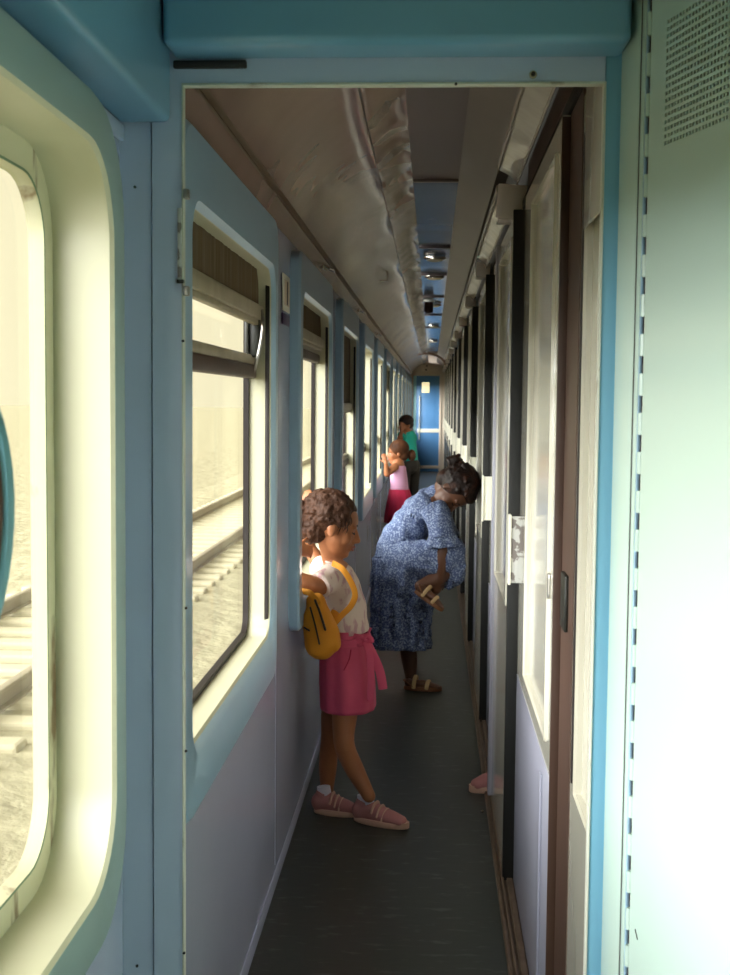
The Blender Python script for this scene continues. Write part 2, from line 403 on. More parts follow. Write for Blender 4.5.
MB().box(a.x-.001, c.x+.004, P0-.014, P0-.004, c.z-.002, c.z+.004, .001).build('lower_tab', M['blackmetal'], r)
for py, w_ in ((194, 'upper'), (291, 'lower')):
    p = at(186, py, P0-.012)
    tag(MB().box(p.x-.004, p.x+.005, p.y-.006, p.y+.01, p.z-.008, p.z+.008, .002).build('hinge_lug', M['metal']), '%s of two tiny metal lugs beside the strike plate at the left jamb' % w_, 'lug')

# right side of the vestibule: angled pale green metal door with a long hinge
ang = math.atan2(.286, .958)
MX = Matrix.Translation((.291, P0-.02, 0)) @ Matrix.Rotation(ang, 4, 'Z')      # local -Y runs along the panel towards us, +X is behind it
r = root('metal_door', (.35, 1.9, 0), 'tall pale green metal door with long hinge and square-hole vent, right foreground', 'door')
def mbox(b, s0, s1, d0, d1, z0, z1, bev=.002): return b.box(d0, d1, -s1, -s0, z0, z1, bev, 2, MX)
b = MB(); mbox(b, .0, .066, 0, .03, 0, 2.42); mbox(b, .071, .084, 0, .03, 0, 2.42)
b.build('frame', M['greendoor'], r)
b = MB(); mbox(b, .065, .0715, .0015, .028, 0, 2.42, 0); b.build('gap_seal', M['gasket'], r)
h = MB(); z = .02; i = 0
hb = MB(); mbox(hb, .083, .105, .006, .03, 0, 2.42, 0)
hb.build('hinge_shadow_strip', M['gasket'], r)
while z < 2.4:
    q = MX @ Vector((.004, -.094, z+.018))
    h.cyl(q, .006, .034, 'Z', 12, bev=.001); z += .060
h.build('hinge_knuckles', M['greendoor'], r)
h = MB(); mbox(h, .084, .0875, .001, .006, 0, 2.42, .001); h.build('hinge_leaf', M['surround'], r)
gs0, gs1, gz0, gz1 = .152, .402, 1.824, 2.008
b = MB()
mbox(b, .103, gs0, 0, .022, .0, 2.42, 0); mbox(b, gs1, .86, 0, .022, 0, 2.42, 0)
mbox(b, gs0, gs1, 0, .022, 0, gz0, 0); mbox(b, gs0, gs1, 0, .022, gz1, 2.42, 0)
b.build('panel', M['greendoor'], r, smooth=False)
g = MB(); nc, nr = 27, 18; cs = (gs1-gs0)/nc; cz = (gz1-gz0)/nr; hs, hz = cs*.27, cz*.27
for i in range(nc):
    for j in range(nr):
        c0 = gs0+(i+.5)*cs; z0 = gz0+(j+.5)*cz
        o_ = [(-cs/2, -cz/2), (cs/2, -cz/2), (cs/2, cz/2), (-cs/2, cz/2)]; n_ = [(-hs, -hz), (hs, -hz), (hs, hz), (-hs, hz)]
        A = [g.bm.verts.new(MX @ Vector((0, -(c0+u), z0+v))) for u, v in o_]
        B = [g.bm.verts.new(MX @ Vector((0, -(c0+u), z0+v))) for u, v in n_]
        D = [g.bm.verts.new(MX @ Vector((.002, -(c0+u), z0+v))) for u, v in n_]
        for q in range(4):
            g.bm.faces.new((A[q], A[(q+1) % 4], B[(q+1) % 4], B[q])); g.bm.faces.new((B[q], B[(q+1) % 4], D[(q+1) % 4], D[q]))
bmesh.ops.remove_doubles(g.bm, verts=g.bm.verts[:], dist=1e-5)
vg = g.build('vent_grille', M['greendoor'], r, smooth=False)
b = MB(); mbox(b, gs0, gs1, .0025, .02, gz0, gz1, 0); b.build('vent_backing', M['dark'], vg, smooth=False)
p = MX @ Vector((0, -.125, .64))
tag(MB().box(-.001, .001, -.0012, .0012, -.008, .008, .0004, 1, Matrix.Translation(MX @ Vector((0, -.128, .627))) @ Matrix.Rotation(ang, 4, 'Z') @ Matrix.Rotation(-.6, 4, 'X')).build('paint_chip', M['blackmetal']), 'tiny dark scratch low on the pale green metal door', 'scratch')

# vestibule shell behind us
b = MB(); b.box(.54, .60, -1.3, 1.22, 0, 2.5); struct(b.build('wall_right', M['greendoor'], smooth=False))
b = MB(); b.box(XV, .6, -1.36, -1.3, 0, 2.5); struct(b.build('wall_rear', M['sash'], smooth=False))
b = MB(); b.box(XV-.1, .7, -1.36, P0+.04, 2.42, 2.5); struct(b.build('ceiling_vestibule', M['sash'], smooth=False))

# ------------------------------------------------------------------ corridor ceiling
prof = [(-.452, 1.935), (-.45, 1.945), (-.424, 1.995), (-.418, 1.998), (-.412, 2.010), (-.36, 2.085), (-.28, 2.155), (-.205, 2.195), (-.188, 2.198), (-.18, 2.188), (-.168, 2.190), (-.12, 2.225), (-.085, 2.24)]
def sheet(prof, y0, y1, name, m, n=60, wob=0.0, fy=1.6):
    b = MB(); rr = []
    for i in range(n+1):
        y = y0+(y1-y0)*i/n
        row = []
        for j, (x, z) in enumerate(prof):
            d = wob*noise.noise(Vector((x*6, y*fy, 3))) if 0 < j < len(prof)-1 else 0
            row.append(Vector((x, y, z+d)))
        rr.append(row)
    b.rings(rr, close=False); o = b.build(name, m)
    return struct(o)
sheet(prof[:3], P0+.04, YE, 'ceiling_edge', M['ceil'])
sheet([(-.424, 1.995), (-.421, 2.000), (-.418, 1.999), (-.412, 2.010)], P0+.04, YE, 'trim_25', M['groove'])
sheet([(-.412, 2.010), (-.40, 2.032), (-.36, 2.085), (-.32, 2.123), (-.28, 2.153), (-.24, 2.178), (-.205, 2.195), (-.188, 2.198)], P0+.04, YE, 'ceiling', M['ceil'], 160, .012)
sheet([(-.188, 2.198), (-.180, 2.186), (-.168, 2.190), (-.13, 2.222), (-.10, 2.236), (-.078, 2.24)], P0+.04, YE, 'ceiling_bead', M['ceil'], 420, .022, 5.0)
sheet([(-.078, 2.24), (.0, 2.243), (.085, 2.24)], P0+.04, 4.55, 'ceiling_panel_near', M['ceilstrip'])
sheet([(-.078, 2.243), (.0, 2.245), (.085, 2.243)], 4.55, 20, 'ceiling_panel_far', M['ceilblue'])
sheet([(.085, 2.24), (.10, 2.232), (.16, 2.20), (.188, 2.178), (.198, 2.172)], P0+.04, YE, 'ceiling_right_slope', M['ceilstrip'], 120, .006)
for i, y in enumerate((4.55, 6.5, 7.9, 9.6, 11.6, 13.6)):
    struct(MB().box(-.078, .085, y-.012, y+.012, 2.232, 2.246, .003).build('trim_%d' % (30+i), M['ceilstrip']))
struct(MB().box(-.6, 1.6, P0+.04, YE+.1, 2.42, 2.5).build('ceiling_roof', M['darkbrown'], smooth=False))  # unseen lid, added to block light from above
ORD = ['nearest', 'second', 'third', 'fourth', 'fifth', 'sixth', 'seventh', 'eighth', 'ninth', 'tenth', 'eleventh', 'farthest']
# soffit strips on the right with drooping brackets
yy = P0+.05; dz = 0
J = [3.72+1.88*k for k in range(12)]
ends = [P0+.04]+[3.95+1.88*k for k in range(12)]
for i in range(len(ends)-1):
    a_, c_ = ends[i], min(ends[i+1], YE); dz = 0 if i == 0 else -.06
    if a_ >= YE-.2: break
    w_ = .058 if i == 0 else .046
    b = MB(); n = 26; rr = []
    for k in range(n+1):
        y = a_+(c_-a_)*k/n; q = .004*noise.noise(Vector((1, y*5, i)))
        rr.append([Vector((.192, y, 2.155+dz)), Vector((.192, y, 2.180+dz)), Vector((.200, y, 2.180+dz)), Vector((.201, y, 2.168+dz+q)), Vector((.198+w_*.5, y, 2.153+dz+q*2)), Vector((.198+w_, y, 2.132+dz)), Vector((.198+w_, y, 2.120+dz))][::-1])
    b.rings(rr, close=False); o = struct(b.build('trim_%d' % (40+i), M['foil'])); md = o.modifiers.new('t', 'SOLIDIFY'); md.thickness = .004
    if c_ < YE-.3:
        p = root('soffit_bracket', (.24, c_, 2.05), ORD[i]+' drooping sheet-metal bracket, counted from the doorway along the right ceiling edge', 'bracket', 'brackets along the right ceiling edge')
        zt, zb = (2.125, 2.015) if i == 0 else (2.09, 2.02)
        xr = .288 if i == 0 else .262
        MB().box(.197, xr, c_-.004, c_+.02, zb+.006, zt, .003, 2, Matrix.Translation((.2, c_, zt)) @ Matrix.Rotation(.07, 4, 'Y') @ Matrix.Translation((-.2, -c_, -zt))).build('plate', M['bracket'], p)
        MB().box(.197, xr-.012, c_, c_+.12, zb, zb+.008, .003).build('flange', M['foil'], p)
# hollow over the doors, its shade painted as a near-black block
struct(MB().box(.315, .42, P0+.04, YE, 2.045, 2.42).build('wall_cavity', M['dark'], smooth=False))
struct(MB().box(.272, .30, P0+.04, YE, 2.045, 2.075, .003).build('trim_60', M['dark']))  # cornice darkened to match the painted shade of the hollow
struct(MB().box(.285, .295, P0+.04, 3.9, 2.10, 2.18, .003).build('trim_61', M['brown']))

# ------------------------------------------------------------------ right wall: compartment doors
def frame_panel(b, x, y0, y1, z0, z1, iy0, iy1, iz0, iz1, th=.02):
    "board with a rectangular opening, its front face at x looking towards -X"
    b.box(x, x+th, y0, iy0, z0, z1); b.box(x, x+th, iy1, y1, z0, z1)
    b.box(x, x+th, iy0, iy1, z0, iz0); b.box(x, x+th, iy0, iy1, iz1, z1)
def ring_mould(x, y0, y1, z0, z1, m, parent, name='glazing_bead'):
    b = MB(); w = .012
    b.rings([rrect(x, y0-w, y1+w, z0-w, z1+w, .012, 3), rrect(x-.006, y0-w+.003, y1+w-.003, z0-w+.003, z1+w-.003, .011, 3), rrect(x-.006, y0-.002, y1+.002, z0-.002, z1+.002, .006, 3), rrect(x+.010, y0, y1, z0, z1, .006, 3)], cap0=False, cap1=False)
    return b.build(name, m, parent)
nd = 0
def unit(a0, a1, b0, l0, l1, idx, XR=XR):
    "a0-a1 fixed panel on the front plane, b0.. brown post, l0-l1 sliding leaf on the rear plane"
    r = root('door_%d' % idx, (.265, (l0+l1)/2, 0), kind='structure')
    # fixed panel
    g0, g1 = (a0+.07, a1-.10) if idx > 1 else (a0+.02, a1-.10)
    zb = .84 if idx > 1 else .71
    b = MB(); frame_panel(b, XR, a0 if idx == 1 else a0+.012, a1, .0, 2.0 if idx > 1 else 2.03, g0, g1, zb, 1.93); b.build('side_panel', M['cream'], r, smooth=False)
    ring_mould(XR, g0, g1, zb, 1.93, M['cream'], r)
    MB().box(XR+.010, XR+.014, g0-.005, g1+.005, zb-.005, 1.935).build('side_pane', M['cream'] if idx == 1 else M['curtainglass'], r, smooth=False)
    # dark jamb facing us
    if idx > 1: MB().box(XR-.004, XL+.03, a0-.008, a0+.011, 0, 2.01, .002).build('dark_jamb', M['dark'], r)
    MB().box(max(XR-.002, XL+.004), XL+.02, a1, l0-.003 if b0 is None else b0, 0, 2.05, 0).build('post', M['brown'], r, smooth=False)
    # leaf
    p0, p1 = l0+.12, l1-.30
    b = MB(); frame_panel(b, XL, l0, l1-.01, .012, 2.045, p0, p1, .70, 1.98); b.build('leaf', M['cream'], r, smooth=False)
    ring_mould(XL, p0, p1, .70, 1.98, M['cream'], r)
    MB().box(XL+.009, XL+.013, p0-.005, p1+.005, .695, 1.985).build('leaf_panel', M['cream'] if idx == 1 else M['curtainglass'], r, smooth=False)
    MB().box(XL-.002, XL, l0+.01, l1-.02, .012, .64, .0008).build('kick_panel', M['creamlow'], r)
    b = MB(); b.box(XL-.008, XL-.002, l0+.16, l0+.20, .05, .60, .002); b.build('kick_rib', M['creamlow'], r)
    y = l1-.17                                                   # bracket-shaped pull
    b = MB(); b.box(.228, XL, y, y+.010, .935, 1.125, .001); h = b.build('pull_plate', M['silverflake'] if idx == 1 else M['white'], r)
    MB().box(.222, .230, y-.006, y+.03, .93, 1.13, .002).build('pull_lip', M['white'], h)
    b = MB(); b.tube([(XL-.002, l0+.10, 1.02), (XL-.002, l0+.10, 1.07)], [(.012, .004)]*2, seg=14); b.build('escutcheon', M['metal'], r)
    return r
unit(P0+.042, 2.44, None, 2.66, 3.72, 1, .282)
r1 = bpy.data.objects['door_1']
MB().box(.276, .2815, 2.372, 2.386, .72, 1.95, .001).build('side_gap', M['gasket'], r1)
MB().box(.262, .284, 2.652, 2.659, 0, 2.04, .001).build('leaf_edge', M['brown'], r1)
b = MB(); b.box(.272, .281, 2.52, 2.60, .985, 1.10, .003); b.build('latch_box', M['blackmetal'], r1)
b = MB(); b.box(.272, .276, P0+.043, 2.33, 1.765, 2.02, .001); b.build('cover_board', M['cream'], r1)
unit(3.72, 4.56, 4.562, 4.90, 5.60, 2)
MB().box(.222, .240, 4.50, 4.56, .012, 2.0, .002).build('side_edge', M['creamlow'], bpy.data.objects['door_2'])
for k in range(2, 12):
    j = 3.72+1.88*(k-1); unit(j, j+.75, None, j+.93, j+1.88, k+1) if j+1.88 < YE else None
struct(MB().box(.50, .52, P0+.04, YE, 0, 2.42).build('wall_compartments', M['dark'], smooth=False))  # near-black sheet painted as the darkness of the compartments
b = MB(); b.box(.214, .224, P0+.04, YE, 0, .010, .002); b.box(.228, .236, P0+.04, YE, 0, .014, .002); b.box(.244, .262, P0+.04, YE, 0, .012, .002); b.box(.212, .30, P0+.04, YE, 0, .004)
struct(b.build('trim_62', M['sill']))

# ------------------------------------------------------------------ end of the corridor
ye = YE
b = MB(); b.box(-.6, -.415, ye-.02, ye+.1, 0, 2.42); b.box(.19, .6, ye-.02, ye+.1, 0, 2.42); b.box(-.6, .6, ye-.02, ye+.1, 1.99, 2.42); b.box(-.6, .6, ye+.06, ye+.1, 0, 2.42)
struct(b.build('wall_end', M['endwall'], smooth=False))
r = root('door_20', (-.1, ye, 0), kind='structure')
b = MB(); b.box(-.415, -.385, ye-.04, ye+.02, 0, 2.0); b.box(.15, .19, ye-.04, ye+.02, 0, 2.0); b.box(-.415, .19, ye-.04, ye+.02, 1.965, 2.01); b.build('frame', M['endwall'], r)
b = MB(); b.box(-.325, .15, ye-.01, ye+.03, .0, 1.965, .004); b.build('leaf', M['bluedoor'], r)
b = MB(); b.box(-.385, -.325, ye-.02, ye+.03, .02, 1.965, .004); b.build('lock_stile', M['bluedooredge'], r)
b = MB(); b.box(-.21, -.06, ye-.018, ye-.01, 1.62, 1.83, .01); b.build('pane', M['daypane'], r)
b = MB(); b.box(-.30, .15, ye-.024, ye-.01, .80, .88, .006); b.build('push_bar', M['white'], r)
b = MB(); b.tube([(-.255, ye-.02, 1.52), (-.255, ye-.05, 1.48), (-.255, ye-.05, .72), (-.255, ye-.02, .68)], .010, seg=8); b.build('handle', M['white'], r)
b = MB(); b.box(-.30, .15, ye-.02, ye-.01, .06, .12, .003); b.build('kick_strip', M['endwall'], r)
# box over the end door
r = root('sign_box', (-.1, ye-.1, 2.1), 'small cream box with two dark marks above the blue end door', 'box')
b = MB(); b.box(-.22, .12, ye-.10, ye-.021, 2.06, 2.21, .01); b.build('case', M['endwall'], r)
MB().box(-.13, -.10, ye-.105, ye-.099, 2.15, 2.18, .004).build('upper_mark', M['ink'], r); MB().box(-.15, -.11, ye-.105, ye-.099, 2.07, 2.10, .004).build('lower_mark', M['ink'], r)
# arch before the end wall
b = MB(); rr = []
for k in range(17):
    a_ = PI*k/16; x = -.115+.335*math.cos(a_); z = 2.02+.20*math.sin(a_)
    x2 = -.115+.30*math.cos(a_); z2 = 2.02+.165*math.sin(a_)
    rr.append([Vector((x, 20.0, z)), Vector((x2, 20.0, z2)), Vector((x2, 20.1, z2)), Vector((x, 20.1, z))])
b.rings(rr, close=True); struct(b.build('trim_70', M['ceil']))

# ceiling lights, detector and hooks
for i, y in enumerate((6.95, 8.0, 10.3, 13.2, 16.5)):
    r = root('ceiling_light', (.005, y, 2.24), ['nearest round ceiling light in the blue ceiling panel', 'second round ceiling light from the doorway', 'round ceiling light just beside the hanging dark cylinder', 'second farthest round ceiling light down the corridor', 'farthest round ceiling light before the end door'][i], 'ceiling light', 'round ceiling lights')
    MB().cyl((.005, y, 2.232), .062, .018, 'Z', 28, bev=.005).build('rim', M['chrome'], r)
    MB().ell((.005, y, 2.224), (.048, .048, .010)).build('diffuser', M['lampface'], r)
r = root('smoke_detector', (-.035, 10.0, 2.24), 'dark brown cylinder hanging from the ceiling panel', 'detector')
MB().cyl((-.035, 10.0, 2.19), .036, .095, 'Z', 24, bev=.008).build('body', mat('dark_red_plastic', (58, 26, 18), .4), r)
MB().cyl((-.035, 10.0, 2.238), .045, .012, 'Z', 24, bev=.003).build('base', M['white'], r)
for i, (px, py, Y) in enumerate(((321, 260, 4.9), (350, 303, 7.4), (368, 323, 9.9))):
    x, z = -.432, 1.972
    y = {0: 4.95, 1: 7.35, 2: 9.9}[i]
    r = root('coat_hook', (x, y, z), ['nearest chrome coat hook above the second corridor window', 'middle chrome coat hook where the wall meets the ceiling', 'farthest chrome coat hook above the corridor windows'][i], 'hook', 'chrome hooks above the windows')
    MB().box(x-.004, x+.006, y-.05, y+.05, z-.012, z+.012, .003).build('base_plate', M['chrome'], r)
    MB().tube([(x+.004, y-.04, z), (x+.035, y-.03, z-.012), (x+.04, y, z-.014), (x+.035, y+.03, z-.012), (x+.004, y+.04, z)], .005, seg=8).build('bar', M['chrome'], r)
r = root('ceiling_bracket', at(382, 288, 7.0), 'small bent metal bracket on the left ceiling curve', 'bracket')
p = Vector((-.30, 7.0, 2.115)); MB().box(p.x, p.x+.045, p.y, p.y+.03, p.z-.004, p.z+.002, .001).box(p.x+.040, p.x+.046, p.y, p.y+.03, p.z-.004, p.z+.06, .001).build('angle', M['chrome'], r)
# number sign on the wall between the first two windows
r = root('number_sign', (XW, 3.83, 1.78), 'small white number sign on the wall between the first two corridor windows', 'sign')
MB().box(XW+.003, XW+.007, 3.71, 3.88, 1.715, 1.825, .002).build('plate', M['white'], r)
MB().box(XW+.007, XW+.0085, 3.735, 3.855, 1.732, 1.808, .001).build('border', M['endwall'], r)
MB().box(XW+.0085, XW+.0095, 3.785, 3.81, 1.735, 1.805, .0005).build('numeral', M['ink'], r)
tag(MB().box(XW+.003, XW+.006, 3.71, 3.88, 1.675, 1.708, .001).build('sticker', M['purple']), 'purple square sticker just below the white number sign', 'sticker')
# brown pad at the near left window
c = Vector((-.402, 1.03, 1.346))
r = root('backrest_pad', (-.44, 1.03, 1.2), 'blurred rounded brown pad with pale blue rim at the left picture edge', 'pad')
def egg(rx, rz, y, top=0):
    out = []
    for k in range(40):
        a_ = 2*PI*k/40; s_ = math.sin(a_); w_ = rx*(1+.12*s_)
        out.append(Vector((c.x+w_*math.cos(a_), y, c.z+rz*s_)))
    return out
MB().rings([egg(.050, .128, 1.018), egg(.058, .140, 1.014), egg(.060, .145, 1.008), egg(.057, .140, 1.002), egg(.050, .13, .999)]).build('rim', mat('rim_blue', (110, 160, 170), .4), r)
MB().rings([egg(.053, .134, 1.008), egg(.053, .134, .998), egg(.048, .122, .993)]).build('cushion', mat('brown_leather', (88, 54, 40), .5), r)
MB().tube([(c.x-.02, 1.04, c.z), (XV+.01, 1.06, c.z)], .012, seg=10).build('mount', M['metal'], r)
# cigarette end / small bright bit on the floor
p = onz(482, 813); tag(MB().ell(p+Vector((0, 0, .006)), (.006, .005, .005), seg=10).build('door_stop_stud', M['chrome']), 'tiny shiny stud on the floor beside the door track below the shoe', 'stud')

# ------------------------------------------------------------------ outdoors
zg = -1.25
g = MB()
g.box(-300, 3, -80, 400, zg-.2, zg); o = g.build('ground', M['gravel'], smooth=False); struct(o)
r = root('railway_track', (-4.2, 20, zg), 'pale railway track with sleepers running parallel outside the windows', 'railway track')
for x in (-3.45, -4.9):
    b = MB(); b.box(x-.07, x+.07, -5, 120, zg+.20, zg+.215); b.box(x-.012, x+.012, -5, 120, zg+.21, zg+.32); b.box(x-.036, x+.036, -5, 120, zg+.32, zg+.36, .006); b.build('rail', M['rail'], r)
sl = None
for i in range(90):
    y = 2+i*.62
    if sl is None:
        sl = MB().box(-5.4, -2.95, -.13, .13, zg-.02, zg+.20, .03).build('sleeper', M['sleeper'], r, smooth=False); sl.location.y = y
    else:
        q = sl.copy(); C.objects.link(q); q.location.y = y
b = MB(); rr = []                                                # ballast bank
for i in range(160):
    y = -5+i*.8
    rr.append([Vector((x, y, zg+z+.03*noise.noise(Vector((x*2, y*1.3, 0))))) for x, z in ((-7, -.01), (-6, .10), (-5.5, .14), (-4.2, .14), (-2.9, .14), (-2.5, .10), (-1.6, -.01))])
b.rings(rr, close=False); o = b.build('ballast', M['gravel'], r); o['kind'] = 'stuff'

# ------------------------------------------------------------------ people
M['skin1'] = mat('skin_warm_brown', (168, 108, 70), .5, col2=(150, 92, 60), nscale=9, spec=.4)
M['skin2'] = mat('skin_deep_brown', (104, 66, 44), .45, col2=(86, 54, 38), nscale=9, spec=.5)
M['hair1'] = mat('hair_brown_curly', (74, 44, 26), .6, col2=(34, 20, 14), nscale=34, stretch=(1, 1, 1), bump=1.0, bscale=90, bdist=.008, detail=8, spec=.3)
M['hair2'] = mat('hair_black_braids', (34, 20, 14), .5, col2=(96, 54, 32), nscale=18, thresh=(.5, .7), spec=.3, bump=1.0, bscale=60, bdist=.006)
M['hair3'] = mat('hair_light_brown', (84, 50, 28), .6, spec=.2, col2=(44, 26, 14), nscale=20, bump=.8, bscale=50, bdist=.006)
M['tee'] = mat('tee_pale_pink', (224, 204, 192), .85, col2=(190, 140, 150), nscale=40, stretch=(1, 1, .4), thresh=(.54, .62), namt=.75, bump=.5, bscale=14, bdist=.012)
M['pink'] = mat('pink_cotton', (214, 86, 118), .8, col2=(196, 70, 104), nscale=8, bump=.4, bscale=18, bdist=.008)
M['yellow'] = mat('yellow_canvas', (212, 138, 18), .75, col2=(190, 116, 10), nscale=8, bump=.4, bscale=24, bdist=.004)
M['zip'] = mat('dark_zip', (48, 34, 20), .6)
M['shoe'] = mat('pink_suede', (186, 126, 124), .8, col2=(170, 110, 112), nscale=12, bump=.3, bscale=40)
M['sole'] = mat('pale_sole', (214, 172, 150), .7)
M['sock'] = mat('white_sock', (226, 222, 232), .9, bump=.3, bscale=60)
M['dress'] = mat('blue_floral_cotton', (78, 92, 130), .85, col2=(168, 182, 204), nscale=120, thresh=(.48, .62), namt=.75, bump=.8, bscale=16, bdist=.02, detail=3)
M['sandal'] = mat('brown_leather_sandal', (120, 74, 40), .6)
M['strap'] = mat('tan_strap', (198, 164, 116), .6)
M['teal'] = mat('teal_cotton', (28, 170, 150), .8, bump=.4, bscale=12, bdist=.01)
M['olive'] = mat('dark_trousers', (50, 44, 34), .8)
M['lilac'] = mat('lilac_cotton', (214, 160, 190), .85, bump=.4, bscale=14, bdist=.01)
M['magenta'] = mat('magenta_cotton', (176, 24, 66), .8, bump=.4, bscale=14, bdist=.01)
M['lip'] = mat('lip', (150, 76, 62), .4)
M['lash'] = mat('lashes', (24, 16, 14), .6)
M['eyewhite'] = mat('eye_white', (210, 200, 190), .3)
M['hairtie'] = mat('pink_hair_tie', (232, 130, 160), .6)
M['trouser'] = mat('black_trousers', (22, 22, 24), .8)

class Head:
    def __init__(s, c, fwd, up, h):
        f = Vector(fwd).normalized(); u = Vector(up); u = (u-u.dot(f)*f).normalized(); l = u.cross(f)
        s.R = Matrix((f, l, u)).transposed(); s.c = Vector(c); s.h = h
    def p(s, x, y, z): return s.c + s.R @ (Vector((x, y, z))*s.h)
    def e(s, b, c, r, seg=20): b.ell(s.p(*c), tuple(q*s.h for q in r), s.R, seg)
    def t(s, b, pts, r, **k): b.tube([s.p(*q) for q in pts], [q*s.h for q in r], side=s.R @ Vector((0, 1, 0)), **k)
    def base(s, b):
        s.e(b, (-.06, 0, .13), (.43, .35, .37), 28); s.e(b, (.10, 0, -.10), (.27, .27, .33), 24)
        s.e(b, (.12, 0, -.30), (.21, .20, .17)); s.e(b, (.27, 0, -.38), (.09, .11, .09))
        for q in (-1, 1):
            s.e(b, (.20, .17*q, -.12), (.12, .10, .13)); s.e(b, (.30, .13*q, .10), (.06, .12, .05))
            s.e(b, (-.05, .345*q, -.04), (.075, .03, .12)); s.e(b, (-.03, .36*q, -.10), (.04, .025, .05))
        s.t(b, [(.34, 0, .06), (.40, 0, -.04), (.44, 0, -.12)], [.035, .04, .05]); s.e(b, (.39, 0, -.14), (.06, .085, .04))
        s.e(b, (.36, 0, -.235), (.05, .10, .028)); s.e(b, (.35, 0, -.285), (.05, .09, .03))
    def face(s, o, closed=True, brow='lash'):
        for q in (-1, 1):
            b = MB(); s.t(b, [(.345, .065*q, .105), (.35, .13*q, .13), (.31, .20*q, .105)], [.012, .016, .010], seg=8); b.build('eyebrow', M[brow], o)
            if closed:
                b = MB(); s.t(b, [(.345, .075*q, .0), (.345, .13*q, -.018), (.305, .19*q, .0)], [.009, .013, .009], seg=8); b.build('eyelash', M['lash'], o)
            else:
                b = MB(); s.e(b, (.315, .13*q, .0), (.035, .055, .03), 14); ew = b.build('eye', M['eyewhite'], o)
                b = MB(); s.e(b, (.342, .13*q, .0), (.012, .025, .026), 12); b.build('iris', M['lash'], ew)
                b = MB(); s.t(b, [(.335, .07*q, .022), (.352, .13*q, .038), (.315, .19*q, .022)], [.008, .010, .008], seg=8); b.build('eyelash', M['lash'], o)
        b = MB(); s.t(b, [(.375, -.085, -.255), (.405, 0, -.238), (.375, .085, -.255)], [.012, .024, .012], seg=8)
        s.t(b, [(.372, -.075, -.275), (.398, 0, -.29), (.372, .075, -.275)], [.012, .024, .012], seg=8); b.build('lips', M['lip'], o)

def hand(b, wrist, d, n, size, curl=.5, thumb=1):
    "palm plus five bent fingers; d = pointing direction, n = back of hand"
    d = Vector(d).normalized(); n = Vector(n); n = (n-n.dot(d)*d).normalized(); s = d.cross(n)
    w = Vector(wrist); z = size
    b.tube([w, w+d*z*.25, w+d*z*.46], [(z*.16, z*.11), (z*.22, z*.10), (z*.22, z*.09)], side=s)
    for i, (o_, ln) in enumerate(((-.165, .40), (-.055, .46), (.055, .43), (.16, .34))):
        p = w+d*z*.44+s*z*o_; pts = [p-d*z*.12]; a = 0; q = p
        pts.append(q)
        for k in range(3):
            a += curl*(.55, .7, .6)[k]
            q = q+(d*math.cos(a)-n*math.sin(a))*z*ln*(.42, .33, .25)[k]; pts.append(q)
        b.tube(pts, [z*.055, z*.055, z*.05, z*.047, z*.040], seg=8, side=s, sub=3)
    t0 = w+d*z*.12-s*z*.15*thumb
    b.tube([w+d*z*.05, t0, t0+(d*.6-s*thumb*.7-n*.2)*z*.22, t0+(d*1.0-s*thumb*.8-n*.5)*z*.36], [z*.07, z*.075, z*.058, z*.048], seg=8, side=n, sub=3)

